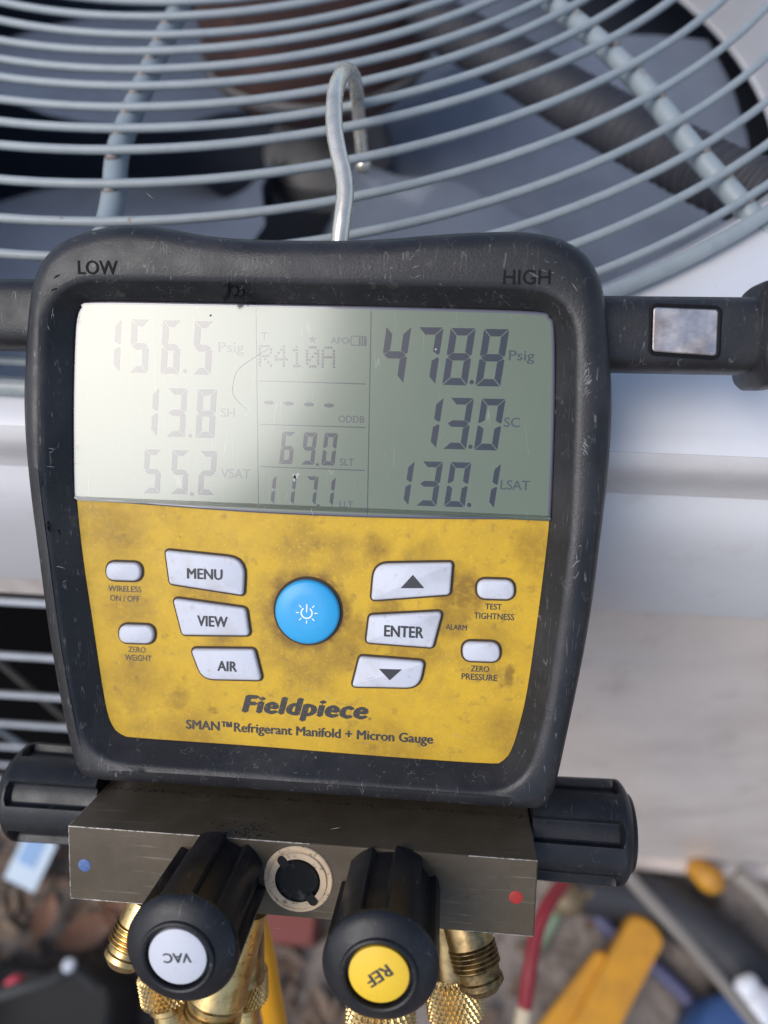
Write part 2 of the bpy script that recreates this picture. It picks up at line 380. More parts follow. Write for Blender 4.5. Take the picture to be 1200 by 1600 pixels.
for (px, py, s, yw, lab) in ((140, 1452, .085, .5, 'large curled reddish brown leaf just below the manifold block'), (70, 1432, .06, 1.4, 'small brown dry leaf beside the blue and white card'),
                             (178, 1420, .07, 2.2, 'brown leaf lying under the lower edge of the manifold block'), (1010, 1450, .05, .3, 'rust brown leaf between yellow tool and grey cable')):
    mb = MB(); c = hitz(px, py, .03); leaf_into(mb, (0, 0, 0), s, yw, .3, .5); o = mb.build('dry_leaf', M_leaf, smooth=60); o.location = c
    single(o, lab, 'leaf', 'dry leaves on the ground')

# ================================================================== AIR CONDITIONER
U = .18; CX, CY = -.137, .554; ZT = 1.2 - .2034
X0, X1, Y0, Y1 = -.80, .62, .144, 1.0
ac = thing('air_conditioner', 'white outdoor air conditioner unit with round wire fan guard on top', 'air conditioner', I4, ((X0 + X1) / 2, (Y0 + Y1) / 2, 0))
def rect_polar(d, rc, n=256):
    """outline of the casing grown by d, sampled by angle round the fan axis"""
    pts = []; x0, x1, y0, y1 = X0 - d, X1 + d, Y0 - d, Y1 + d
    A = [2 * math.pi * k / n for k in range(n)]
    for X, Y in ((X0, Y0), (X1, Y0), (X1, Y1), (X0, Y1)):
        a = math.atan2(Y - CY, X - CX) % (2 * math.pi); i = min(range(n), key=lambda i: abs(A[i] - a)); A[i] = a
    for a in A:
        c, s = math.cos(a), math.sin(a)
        t = min(((x1 - CX) / c if c > 1e-9 else (x0 - CX) / c if c < -1e-9 else 9e9), ((y1 - CY) / s if s > 1e-9 else (y0 - CY) / s if s < -1e-9 else 9e9))
        pts.append((CX + c * t, CY + s * t))
    return pts
def circ(r, z, n=256): return [(CX + r * math.cos(2 * math.pi * k / n), CY + r * math.sin(2 * math.pi * k / n), z) for k in range(n)]
def rz(d, z): return [(x, y, z) for x, y in rect_polar(d, 0)]
MB().loops([circ(.3775, ZT - .150), circ(.380, ZT - .150), circ(.381, ZT - .02), circ(.384, ZT - .004), circ(.390, ZT)] + [rz(-.010, ZT), rz(-.006, ZT - .0006), rz(-.003, ZT - .002)]).build('top_pan', M_pan, ac, 50)
MB().loops([rz(-.003, ZT - .0021), rz(-.0008, ZT - .005), rz(-.0003, ZT - .009), rz(-.0009, ZT - .014), rz(-.0018, ZT - .018), rz(-.0024, ZT - .022), rz(-.0022, ZT - .0255)]).build('stained_groove', M_band, ac, 60, label='dirty stained groove under the top pan edge')
MB().loops([rz(-.0022, ZT - .0256), rz(-.0012, ZT - .028), rz(.0004, ZT - .031), rz(.0022, ZT - .035), rz(.0036, ZT - .040), rz(.0046, ZT - .047), rz(.005, ZT - .058), rz(.005, ZT - .108), rz(.004, ZT - .112), rz(-.001, ZT - .1135), rz(-.012, ZT - .1135)]).build('top_cap_fascia', M_pan, ac, 50)
ZF = ZT - .1135
# right service panel, rail, corner posts
XS = -.02
MB().box(((XS + X1) / 2, Y0 + .016, (ZF + .03) / 2), (X1 - XS - .004, .022, ZF - .03 - .002)).build('service_panel', M_panel, ac, 0)
MB().box(((X0 + XS) / 2, Y0 + .015, ZF - .018), (XS - X0 - .004, .022, .034)).build('top_rail', M_panel, ac, 0)
MB().box(((X0 + XS) / 2, Y0 + .015, .07), (XS - X0 - .004, .022, .08)).build('bottom_rail', M_panel, ac, 0)
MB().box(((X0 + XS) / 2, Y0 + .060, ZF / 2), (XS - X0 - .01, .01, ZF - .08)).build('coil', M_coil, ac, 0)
for i in range(10):
    z = 1.2 - .363 - .0885 * i
    MB().tube([(X0 + .01, Y0 + .004, z), (XS - .004, Y0 + .004, z)], .0023, 10).build('guard_wire', M_louvre, ac)
for (a, b) in (((0, 1035), (110, 1130)), ((0, 1142), (60, 1192))):
    def wy(p):
        d = ray(*p); return CAMPOS + d * ((Y0 + .012) / d.y)
    A_, B_ = wy(a), wy(b); d = (B_ - A_)
    MB().tube([A_ - d * 1.2, B_ + d * 1.4], .0024, 8).build('brace_wire', M_brace, ac)
for i in range(5):
    x = X0 + .05 + i * .19
    MB().tube([(x, Y0 + .009, ZF - .04), (x, Y0 + .009, .11)], .0022, 8).build('guard_wire', M_louvre, ac)
MB().box(((X0 + X1) / 2, (Y0 + Y1) / 2, .015), (X1 - X0 + .02, Y1 - Y0 + .02, .03)).build('base', M_panel, ac, 0)
# side and back walls + dark interior lining
MB().box((X0 + .015, (Y0 + Y1) / 2 + .02, ZF / 2 + .015), (.02, Y1 - Y0 - .06, ZF - .032)).build('side_panel', M_panel, ac, 0)
MB().box((X1 - .015, (Y0 + Y1) / 2 + .02, ZF / 2 + .015), (.02, Y1 - Y0 - .06, ZF - .032)).build('side_panel', M_panel, ac, 0)
MB().box(((X0 + X1) / 2, Y1 - .015, ZF / 2 + .015), (X1 - X0 - .01, .02, ZF - .032)).build('back_panel', M_panel, ac, 0)
def lin(z): return [(X0 + .03, Y0 + .072, z), (X1 - .03, Y0 + .072, z), (X1 - .03, Y1 - .03, z), (X0 + .03, Y1 - .03, z)]
MB().loops([lin(.032), lin(ZT - .155)]).build('inner_coil', M_dark, ac, 0)
MB().loops([[(x, y, ZT - .1515) for x, y in rect_polar(-.03, 0)], circ(.3780, ZT - .1515)]).build('shroud_flange', M_dark, ac, 0)

# fan guard
guard = link('fan_guard', MB().tube([(CX + 2.1987 * U * math.cos(a), CY + 2.1987 * U * math.sin(a), 1.2 - 1.1098 * U + .001) for a in (2 * math.pi * k / 160 for k in range(160))], .0029, 12, closed=True).mesh('guard_rim', M_wire), ac)
GB = guard
radii = [2.1417, 2.069, 1.9867, 1.9054, 1.8192, 1.7268, 1.6394, 1.5609, 1.481, 1.4065, 1.3323, 1.2651, 1.1894, 1.1131] + [1.1131 - .0752 * i for i in range(1, 13)]
def gz(r): return 1.2 - U * (1 + max(0, .11 * (r - 1.64) / .56))
for r in radii:
    n = 160 if r > 1 else 96
    wob = random.uniform(0, 6.28)
    MB().tube([(CX + r * U * math.cos(a), CY + r * U * math.sin(a), gz(r) + .0005 * math.sin(3 * a + wob)) for a in (2 * math.pi * k / n for k in range(n))], .00175, 10, closed=True).build('ring', M_wire, GB)
def spoke(path): MB().tube(catmull(path, 6), .0046, 14).build('spoke', M_spoke, GB)
SPZ = .0058
def on_guard(px, py, dz):
    r = 1.5
    for _ in range(20):
        p = hitz(px, py, gz(r) - dz); r = .5 * r + .5 * math.hypot(p.x - CX, p.y - CY) / U
    return p
def on_guard_r(px, py, dz): return on_guard(px, py, dz)
spl = [on_guard(px, py, SPZ) for px, py in ((170, 345), (178, 300), (184, 240), (205, 180), (235, 110), (262, 50), (285, 0))]
def radial_tail(p, rend):
    c = Vector((CX, CY, 0)); d = Vector((p.x - CX, p.y - CY, 0)); r0 = d.length; d.normalize()
    return [c + d * (r0 + (rend - r0) * t) + Vector((0, 0, gz((r0 + (rend - r0) * t) / U) - SPZ)) for t in (.33, .66, 1)]
spoke([spl[0] + Vector((0, -.03, -.004))] + spl + radial_tail(spl[-1], .05))
spr = [on_guard(px, py, SPZ) for px, py in ((1215, 385), (1150, 310), (1080, 230), (1005, 135), (930, 60), (870, 12), (820, -30))]
spoke([spr[0] + (spr[0] - spr[1]) * .5] + spr + radial_tail(spr[-1], .05))
weld_me = MB().lathe([(.0004, -.0024), (.0022, -.0018), (.0029, 0), (.0022, .0018), (.0004, .0024)], (0, 0, 0), (0, 0, 1), n=10).mesh('weld', pbr('weld_rust', (.26, .25, .24), .6, layers=[((.16, .08, .045), 300, .45, .6, .8)]), 60)
for path in (spl, spr):
    fine = catmull(path, 40)
    for r in radii[:14]:
        q = min(fine, key=lambda p: abs(math.hypot(p.x - CX, p.y - CY) - r * U))
        if abs(math.hypot(q.x - CX, q.y - CY) - r * U) < .002:
            o = link('weld', weld_me, GB); o.location = o.location + Vector((q.x, q.y, gz(r) - .0024))
for a in (-155, 10, 60, 110, 160):
    a = rad(a); spoke([(CX + r * U * math.cos(a), CY + r * U * math.sin(a), gz(r) - SPZ) for r in (2.2, 1.9, 1.64, 1.2, .7, .28)])
MB().lathe([(.001, 0), (.05, 0), (.052, .003), (.05, .006), (.001, .006)], (CX, CY, 1.2 - U - .014), (0, 0, 1), n=40).build('motor_plate', M_spoke, ac)
# fan motor, fan
MX, MY = -.094, .560
mot = MB().lathe([(.012, -.012), (.03, -.010), (.066, -.006), (.076, .004), (.080, .012), (.080, .10), (.076, .112), (.06, .118), (.01, .12)], (MX, MY, 1.2 - .318), (0, 0, 1), n=48).build('fan_motor', M_motor, ac)
MB().lathe([(.0815, 0), (.0835, .002), (.0835, .007), (.0815, .009)], (MX, MY, 1.2 - .305), (0, 0, 1), n=48, cap0=False, cap1=False).build('end_bell', M_hub, mot)
fan = link('fan', MB().lathe([(.008, .045), (.014, .03), (.045, .012), (.052, .002), (.05, -.02), (.02, -.026), (.006, -.028)], (MX, MY, 1.2 - .385), (0, 0, 1), n=40).mesh('hub', M_hub), ac)
for k in range(5):
    a0 = rad(-148 + 72 * k); loops = []
    for i in range(9):
        t = i / 8; r = .05 + t * .285; w = .035 + .125 * math.sin(t * 1.9); loops.append((r, w))
    top = []; 
    for r, w in loops:
        row = []
        for j in range(7):
            s = j / 6 - .5; ang = a0 + s * w * 2 / max(r, .12) ; z = 1.2 - .395 + s * .075 - .02 * (s * s)
            row.append(Vector((MX + r * math.cos(ang), MY + r * math.sin(ang), z)))
        top.append(row)
    mb = MB(); th = .0012
    full = [row + [p - Vector((0, 0, th)) for p in reversed(row)] for row in top]
    mb.loops(full, True, True); mb.build('blade', M_blade, fan, 50)
# corrugated conduit from motor to the shroud
cp = catmull([camP(640, 5, .50), camP(700, 45, .475), camP(800, 100, .44), camP(900, 160, .41), camP(1010, 220, .38), camP(1110, 272, .355), camP(1200, 310, .335)], 40)
dist = 0; rr = []
for i, p in enumerate(cp):
    if i: dist += (p - cp[i - 1]).length
    rr.append(.0138 + .0013 * math.sin(dist * 2 * math.pi / .0062))
MB().tube(cp, rr, 18).build('motor_conduit', M_conduit, ac, 80)

# ================================================================== THE GAUGE
GBASE = Vector((0, -.125, -.02))
g = thing('refrigerant_gauge', 'yellow and black digital refrigerant manifold gauge hanging by its steel hook', 'gauge', Matrix.Translation(GWO) @ GWM.to_4x4(), GBASE)

# --- boot (rubber frame)
OUT = [(150, 358), (190, 351), (240, 352), (290, 361), (345, 370), (430, 374), (530, 375), (610, 372), (680, 366), (750, 362), (815, 361), (860, 367), (895, 380), (922, 402), (938, 432), (946, 465), (953, 540), (957, 620), (955, 690), (948, 770), (938, 850), (928, 930), (915, 1010), (900, 1085), (884, 1160), (872, 1215), (858, 1256), (845, 1264),
       (700, 1254), (500, 1240), (300, 1226), (145, 1217), (127, 1210), (116, 1180), (104, 1130), (92, 1070), (80, 1000), (70, 930), (61, 860), (53, 800), (46, 740), (41, 680), (39, 620), (41, 560), (45, 500), (50, 455), (59, 422), (77, 393), (106, 372)]
INN = [(147, 474), (300, 476), (500, 480), (700, 485), (838, 490), (857, 497), (863, 515), (864, 600), (861, 720), (857, 815), (848, 897), (834, 1004), (822, 1083), (810, 1135), (798, 1172), (785, 1188), (765, 1192),
       (600, 1181), (400, 1165), (215, 1152), (190, 1147), (177, 1135), (168, 1110), (159, 1060), (145, 967), (131, 873), (122, 790), (119, 720), (118, 640), (120, 540), (122, 500), (130, 481)]
oc = catmull([(p.x, p.y, 0) for p in px2(OUT, .004)], 6, True); ic = catmull([(p.x, p.y, 0) for p in px2(INN, 0)], 6, True)
PC = Vector((0, -.005))
def polar(poly, n=300):
    poly = [Vector((p.x, p.y)) - PC for p in poly]; res = []
    angs = [(math.atan2(p.y, p.x)) for p in poly]; m = len(poly)
    for k in range(n):
        a = -math.pi + 2 * math.pi * (k + .5) / n; d = Vector((math.cos(a), math.sin(a))); best = None
        for i in range(m):
            p, q = poly[i], poly[(i + 1) % m]; e = q - p; den = d.x * e.y - d.y * e.x
            if abs(den) < 1e-12: continue
            t = (p.x * e.y - p.y * e.x) / den; s = (p.x * d.y - p.y * d.x) / den
            if t > 0 and -1e-6 <= s <= 1 + 1e-6 and (best is None or t > best): best = t
        res.append(PC + d * best)
    return res
outp = polar(oc); innp = polar(ic)
for _ in range(4): outp = [(outp[i - 1] + outp[i] * 2 + outp[(i + 1) % 300]) / 4 for i in range(300)]
def mixp(a, b, t): return [p * (1 - t) + q * t for p, q in zip(a, b)]
in2 = inset(innp, -.0056)           # rim of the slope, outside the opening
z_r = .0085
def smoothp(poly, k):
    for _ in range(k): poly = [(poly[i - 1] + poly[i] * 2 + poly[(i + 1) % len(poly)]) / 4 for i in range(len(poly))]
    return poly
in2 = smoothp(in2, 4)
loops = [at(innp, -.003), at(innp, -.0001), at(mixp(innp, in2, .15), .0005), at(mixp(innp, in2, .85), z_r - .0009), at(in2, z_r - .0002), at(inset(in2, -.0014), z_r + .0002),
         at(inset(outp, .0056), z_r + .0004), at(inset(outp, .0034), z_r - .0002), at(inset(outp, .0016), z_r - .0014), at(inset(outp, .0004), z_r - .0036), at(outp, z_r - .0075), at(inset(outp, .0002), -.010), at(inset(outp, .0022), -.027), at(inset(outp, .0055), -.031), at(inset(outp, .014), -.032)]
boot = MB().loops(loops, False, True).build('rubber_boot', M_boot, g, 60)
gtext('raised_lettering', 'LOW', 153, 418, 62, z_r + .0002, M_emboss, boot, depth=.0003, bold=.012, hpx=22)
gtext('raised_lettering', 'HIGH', 823, 433, 74, z_r + .0002, M_emboss, boot, depth=.0003, bold=.006, hpx=23)
# torn nicks in the rubber
def blob(name, c, size, mat, parent, n=7):
    mb = MB(); R = Matrix.Rotation(random.uniform(0, 6), 3, 'Z')
    lo = []; hi = []
    for k in range(n):
        a = 2 * math.pi * k / n; q = random.uniform(.5, 1.0)
        v = R @ Vector((math.cos(a) * size[0] * q, math.sin(a) * size[1] * q, 0)); lo.append(Vector(c) + v - Vector((0, 0, size[2]))); hi.append(Vector(c) + v * .55 + Vector((random.uniform(-.2, .2) * size[0], 0, size[2])))
    mb.loops([lo, hi], True, True); return mb.build(name, mat, parent, 0)
for (px, py, sx, sy) in ((352, 456, .0034, .0018), (366, 455, .0022, .0014), (376, 458, .0018, .0011), (89, 432, .0006, .0024), (85, 452, .0005, .0016), (75, 822, .0022, .0006), (92, 832, .0014, .0005)):
    blob('nick', G(px, py, z_r + .0001), (sx, sy, .00035), M_emboss, boot)
# scuffs: light hair scratches gathered on corners and edges
M_scuff = pbr('scuff', (.34, .33, .33), .6)
sc = MB()
for px, py, sp, n, ang in ((907, 420, 16, 26, -60), (915, 590, 10, 34, 55), (912, 700, 8, 14, -60), (640, 397, 26, 16, 10), (250, 372, 30, 22, 15), (78, 480, 8, 12, 80), (72, 720, 9, 26, 5), (88, 905, 10, 18, 5), (420, 395, 22, 12, 65), (900, 880, 8, 16, 60), (500, 1222, 120, 22, 10), (850, 400, 20, 18, -30)):
    for _ in range(n):
        x, y = px + random.gauss(0, sp * .6), py + random.gauss(0, max(sp, 14)); L_ = random.uniform(.0006, .0032); a_ = rad(ang + random.gauss(0, 22))
        c_ = G(x, y, z_r); dv = Vector((math.cos(a_), math.sin(a_), 0)) * L_ / 2; bend = Vector((-dv.y, dv.x, 0)) * random.uniform(-.2, .2)
        q2 = Vector((c_.x, c_.y)); ins_ = min((q2 - w).length for w in outp); inn_ = min((q2 - w).length for w in in2)
        if ins_ < .0060 or inn_ < .0018: continue
        sc.tube([c_ - dv, c_ + bend, c_ + dv], [.00002, random.uniform(.00005, .0001), .00002], 4)
        for k in range(len(sc.v) - 12, len(sc.v)): sc.v[k] = (sc.v[k][0], sc.v[k][1], sc.v[k][2] + .00033)
sc.build('scuff_marks', M_scuff, boot, 0, kind='stuff')

# --- yellow face panel
panel = MB().loops([at(inset(innp, -.0008), -.0025), at(inset(innp, -.0008), 0)], True, True).build('face_panel', M_yellow, g, 0)

# --- LCD
LC = [(146, 476), (300, 478), (500, 482), (700, 487), (836, 492), (855, 499), (861, 516), (862, 600), (860, 700), (856, 800), (854, 808), (847, 811), (700, 811), (560, 808), (400, 801), (260, 791), (132, 781), (122, 777), (120, 766), (119, 700), (119, 620), (121, 540), (124, 500), (131, 482)]
lc = [Vector((p.x, p.y)) for p in catmull([(p.x, p.y, 0) for p in px2(LC, .0008)], 4, True)]
lg = inset(lc, -.0009)
ylo = G(500, 808, .0008).y + .004
lc = [b if b.y > ylo else Vector((b.x, a.y)) for a, b in zip(lc, lg)]
ZL = .0010
rim = MB().loops([at(lc, -.001), at(lc, ZL - .0003), at(inset(lc, .0004), ZL), at(inset(lc, .0009), ZL)], False, False).build('screen_rim', M_lcdrim, g, 30)
lcd = MB().loops([at(inset(lc, .0009), -.001), at(inset(lc, .0009), ZL)], True, True).build('display_screen', M_lcd, g, 0)
ZS = ZL + .00002
SEG = {'0': 'abcdef', '1': 'bc', '2': 'abged', '3': 'abgcd', '4': 'fgbc', '5': 'afgcd', '6': 'afgedc', '7': 'abc', '8': 'abcdefg', '9': 'abcdfg'}
def seg7(mb, ch, px, py, wpx, hpx, slant=.105):
    c = G(px, py, ZS); w = wpx * PXMM; h = hpx * PXMM; T = .17 * h; gp = .012 * h
    X0_, X1_, Y0_, Y1_ = -w / 2, w / 2, -h / 2, h / 2; T2 = T * .5
    def q(pts):
        b = len(mb.v)
        for x, y in pts: mb.v.append((c.x + x + slant * y, c.y + y, ZS))
        mb.f.append(tuple(range(b, b + len(pts))))
    P = {'a': [(X0_ + gp, Y1_), (X1_ - gp, Y1_), (X1_ - T * .8, Y1_ - T * .75), (X0_ + T * .8, Y1_ - T * .75)],
         'd': [(X0_ + gp, Y0_), (X0_ + T * .8, Y0_ + T * .75), (X1_ - T * .8, Y0_ + T * .75), (X1_ - gp, Y0_)],
         'g': [(X0_ + gp * 2, 0), (X0_ + T * .6, T2 * .75), (X1_ - T * .6, T2 * .75), (X1_ - gp * 2, 0), (X1_ - T * .6, -T2 * .75), (X0_ + T * .6, -T2 * .75)],
         'f': [(X0_, Y1_ - gp), (X0_ + T * .72, Y1_ - T * .8), (X0_ + T * .72, T2 * .95), (X0_ + T * .2, gp * 2), (X0_, gp * 3)],
         'b': [(X1_, Y1_ - gp), (X1_, gp * 3), (X1_ - T * .2, gp * 2), (X1_ - T * .72, T2 * .95), (X1_ - T * .72, Y1_ - T * .8)],
         'e': [(X0_, Y0_ + gp), (X0_, -gp * 3), (X0_ + T * .2, -gp * 2), (X0_ + T * .72, -T2 * .95), (X0_ + T * .72, Y0_ + T * .8)],
         'c': [(X1_, Y0_ + gp), (X1_ - T * .72, Y0_ + T * .8), (X1_ - T * .72, -T2 * .95), (X1_ - T * .2, -gp * 2), (X1_, -gp * 3)]}
    for s in SEG[ch]: q(P[s])
def dot7(mb, px, py, s=6):
    c = G(px, py, ZS); h = s * PXMM / 2; b = len(mb.v)
    for k in range(8): mb.v.append((c.x + h * math.cos(k * math.pi / 4), c.y + h * math.sin(k * math.pi / 4), ZS))
    mb.f.append(tuple(range(b, b + 8)))
READ = [([('1', 174), ('5', 218), ('6', 267), ('5', 317)], 541, 83, 30, (289, 580), .06), ([('1', 232), ('3', 276), ('8', 322)], 645, 77, 31, (297, 681), .06), ([('5', 238), ('5', 281), ('2', 324)], 738, 71, 28, (300, 772), .06),
        ([('4', 617), ('7', 667), ('8', 717), ('8', 769)], 556, 86, 38, (737, 597), .12), ([('1', 669), ('3', 716), ('0', 765)], 662, 79, 36, (735, 698), .12), ([('1', 627), ('3', 671), ('0', 715), ('1', 761)], 756, 70, 32, (733, 789), .12),
        ([('6', 449), ('9', 483), ('0', 515)], 701, 51, 21, (496, 726), .10), ([('1', 421), ('1', 452), ('7', 486), ('1', 513)], 766, 46, 19, (497, 790), .10)]
for digs, cy, h, w, dp, sl in READ:
    for ch, x in digs:
        mb = MB(); seg7(mb, ch, x, cy + (x - digs[1][1]) * .03, w, h, sl); mb.build('digit', M_lcdseg, lcd, 0)
    mb = MB(); dot7(mb, *dp, s=7 if h > 60 else 5); mb.build('decimal_point', M_lcdseg, lcd, 0)
for txt, px, py, w, h in (('Psig', 361, 545, 40, 21), ('SH', 356, 645, 22, 14), ('VSAT', 368, 740, 46, 15), ('Psig', 815, 558, 40, 21), ('SC', 800, 660, 25, 15), ('LSAT', 805, 758, 46, 15), ('ODDB', 549, 655, 41, 11), ('SLT', 542, 722, 22, 11), ('LLT', 541, 788, 21, 10), ('APO', 531, 532, 28, 10)):
    gtext('unit_lettering', txt, px, py, w, ZL + .00001, M_lcdpale, lcd, depth=.00001, hpx=h, bold=.012)
# dividing lines
def strip(mb, a, b, w):
    A, B = G(a[0], a[1], ZS), G(b[0], b[1], ZS); d = (B - A).normalized(); n = Vector((-d.y, d.x, 0)) * w / 2; k = len(mb.v)
    for p in (A - n, B - n, B + n, A + n): mb.v.append((p.x, p.y, ZS))
    mb.f.append((k, k + 1, k + 2, k + 3))
for a, b in (((400, 481), (404, 796)), ((580, 486), (574, 804)), ((405, 595), (571, 600)), ((406, 663), (571, 668)), ((406, 729), (570, 735))):
    mb = MB(); strip(mb, a, b, .00026); mb.build('divider_line', M_lcdseg, lcd, 0)
for x, y in ((420, 629), (451, 630.5), (483, 632), (514, 633.5)):
    mb = MB(); c = G(x, y, ZS); k = 10
    mb.v = [(c.x + .00155 * math.cos(2 * math.pi * i / k), c.y + .00062 * math.sin(2 * math.pi * i / k), ZS) for i in range(k)]; mb.f = [tuple(range(k))]; mb.build('dash', M_lcdseg, lcd, 0)
DM = {'R': ['11110', '10001', '10001', '11110', '10100', '10010', '10001'], '4': ['00010', '00110', '01010', '10010', '11111', '00010', '00010'], '1': ['00100', '01100', '00100', '00100', '00100', '00100', '01110'],
      '0': ['01110', '10001', '10011', '10101', '11001', '10001', '01110'], 'A': ['01110', '10001', '10001', '11111', '10001', '10001', '10001']}
for k, ch in enumerate('R410A'):
    mb = MB()
    for r in range(7):
        for c_ in range(5):
            if DM[ch][r][c_] == '1':
                c = G(406 + k * 24.6 + c_ * 4.3, 541 + r * 5.0 + k * .55, ZS); s = .00034; b = len(mb.v)
                mb.v += [(c.x - s, c.y - s, ZS), (c.x + s, c.y - s, ZS), (c.x + s, c.y + s, ZS), (c.x - s, c.y + s, ZS)]; mb.f.append((b, b + 1, b + 2, b + 3))
    mb.build('dot_matrix_character', M_lcdseg, lcd, 0)
mb = MB(); c = G(488, 530, ZS); mb.v = [(c.x + (.0013 if k % 2 == 0 else .00055) * math.sin(k * math.pi / 5), c.y + (.0013 if k % 2 == 0 else .00055) * math.cos(k * math.pi / 5), ZS) for k in range(10)]; mb.f = [tuple(range(10))]; mb.build('star_icon', M_lcdpale, lcd, 0)
mb = MB()
for a, b in (((549, 525), (572, 526)), ((549, 539), (572, 540)), ((549, 525), (549, 539)), ((572, 526), (572, 540)), ((546, 529), (546, 536))): strip(mb, a, b, .00024)
for x in (562, 566, 570): strip(mb, (x, 527), (x, 539), .0005)
mb.build('battery_icon', M_lcdpale, lcd, 0)
mb = MB(); strip(mb, (413, 520), (413, 531), .0003); strip(mb, (408, 520), (418, 520), .0003); mb.build('antenna_icon', M_lcdpale, lcd, 0)
for px, py, s in ((462, 744, .0014), (460, 750, .0009), (466, 741, .0008), (329, 493, .0006), (681, 546, .0006)):
    blob('chip', G(px, py, ZL), (s, s * .8, .00006), M_chip, lcd, 8)
blob('chip', G(461, 745, ZL + .00008), (.0006, .0008, .00005), M_grit, lcd, 6); blob('chip', G(329, 493, ZL + .00008), (.0004, .0004, .00005), M_grit, lcd, 6)
for pts in ([(385, 640), (366, 620), (364, 600), (372, 578), (392, 562), (420, 545)], [(486, 795), (490, 808)]):
    P = catmull([G(x, y, ZL) for x, y in pts], 6); MB().tube(P, .00006, 5).build('scratch', M_chip, lcd, 0)

# --- buttons
def button(poly_px, parent=g, mat=M_button, zt=.0016, bev=.0007, label=None):
    pl = [Vector((p.x, p.y)) for p in px2(poly_px, .001)]
    seat = inset(pl, -.00065)
    b = prism(pl, -.0008, zt, bev).build('button', mat, g, 50, label=label)
    MB().loops([at(seat, -.0009), at(seat, .00025), at(inset(pl, .0001), .0002)], False, False).build('button_seat', M_seat, b, 30)
    return b
B_menu = button(rpoly([(258, 860, 5), (383, 873, 34), (380, 930, 5), (265, 912, 6)]))
B_view = button(rpoly([(270, 935, 6), (384, 951, 8), (390, 993, 6), (285, 992, 6)]))
B_air = button(rpoly([(298, 1014, 6), (397, 1015, 7), (409, 1063, 6), (316, 1061, 26)]))
B_up = button(rpoly([(585, 881, 24), (707, 879, 5), (703, 929, 7), (580, 938, 6)]))
B_ent = button(rpoly([(577, 962, 6), (691, 956, 6), (676, 1012, 6), (572, 1004, 6)]))
B_dn = button(rpoly([(562, 1026, 6), (663, 1034, 7), (655, 1075, 26), (550, 1073, 5)]))
for b, t, x, y, w, h in ((B_menu, 'MENU', 320, 897, 56, 17), (B_view, 'VIEW', 332, 971, 48, 17), (B_air, 'AIR', 355, 1041, 31, 16), (B_ent, 'ENTER', 631, 987, 62, 18)):
    gtext('button_lettering', t, x, y, w, .0016, M_bprint, b, depth=.00006, bold=.04, hpx=h)
for b, pts in ((B_up, ((626, 919), (663, 919), (645, 898))), (B_dn, ((592, 1045), (628, 1046), (609, 1063)))):
    mb = MB(); A = [G(x, y, .0016) for x, y in pts]; mb.loops([[(p.x, p.y, .0016) for p in A], [(p.x, p.y, .00167) for p in A]], False, True); mb.build('arrow_print', M_bprint, b, 0)
for (cx, cy) in ((193, 893), (213, 991), (774.5, 921), (752, 1018.5)):
    w = 29 if cx > 500 else 27; h = 15 if cx > 500 else 14
    button([(p.x, p.y) for p in rpoly([(cx - w, cy - h - .03 * w, h), (cx + w, cy - h + .03 * w, h), (cx + w, cy + h + .03 * w, h), (cx - w, cy + h - .03 * w, h)], 8)])
cpw = G(480.5, 956, .001); RP = .00985
pw = link('power_button', MB().lathe([(RP, -.001), (RP, .0012), (RP - .0002, .0017), (RP - .0008, .0021), (RP * .5, .0023), (.0002, .0023)], (cpw.x, cpw.y, 0), (0, 0, 1), n=64).mesh('power_button', M_blue, 50), g, label='round blue power button')
MB().lathe([(RP + .0009, -.0008), (RP + .0008, .0003), (RP - .0001, .0002)], (cpw.x, cpw.y, 0), (0, 0, 1), n=64, cap0=False, cap1=False).build('button_seat', M_seat, pw)
mb = MB(); c = Vector((cpw.x, cpw.y)); zt = .00236
arc = [(c.x + .00165 * math.sin(a), c.y + .00165 * math.cos(a)) for a in [rad(35 + 290 * k / 24) for k in range(25)]]
o_ = [Vector(p) + (Vector(p) - c).normalized() * .00022 for p in arc]; i_ = [Vector(p) - (Vector(p) - c).normalized() * .00022 for p in arc]
mb.loops([[(p.x, p.y, zt) for p in o_], [(p.x, p.y, zt) for p in i_]], closed=False)
def bar(a, b, w):
    a, b = Vector(a), Vector(b); d = (b - a).normalized(); n = Vector((-d.y, d.x)) * w; k = len(mb.v)
    for p in (a - n, b - n, b + n, a + n): mb.v.append((p.x, p.y, zt))
    mb.f.append((k, k + 1, k + 2, k + 3))
bar((c.x, c.y + .0002), (c.x, c.y + .0027), .0002)
for k in range(1, 8):
    a = rad(45 * k); d = Vector((math.sin(a), math.cos(a))); bar(c + d * .0023, c + d * .0033, .00016)
mb.build('power_symbol', M_wprint, pw, 0)

# --- printed lettering on the yellow panel
for t, x, y, w, h, m in (('WIRELESS', 195, 920, 52, 9.5, M_wornprint), ('ON / OFF', 195, 935, 46, 9.5, M_wornprint), ('ZERO', 214, 1015, 28, 9, M_wornprint), ('WEIGHT', 216, 1028, 42, 9.5, M_wornprint),
                       ('TEST', 771, 948, 26, 9.5, M_print), ('TIGHTNESS', 772, 963, 63, 10, M_print), ('ALARM', 713, 980, 33, 8.5, M_print), ('ZERO', 750, 1045, 29, 9.5, M_print), ('PRESSURE', 749, 1058, 56, 10, M_print)):
    gtext('printed_lettering', t, x, y, w, .00001, m, panel, depth=.00003, hpx=h, bold=.03)
gtext('brand_lettering', 'Fieldpiece', 476, 1109, 198, .00001, M_print, panel, depth=.00003, bold=.068, shear=.22, hpx=37, spacing=1.10)
gtext('printed_lettering', '®', 578, 1123, 5, .00001, M_print, panel, depth=.00003)
gtext('printed_lettering', 'SMAN™Refrigerant Manifold + Micron Gauge', 481, 1145, 386, .00001, M_print, panel, depth=.00003, bold=.042, hpx=20)

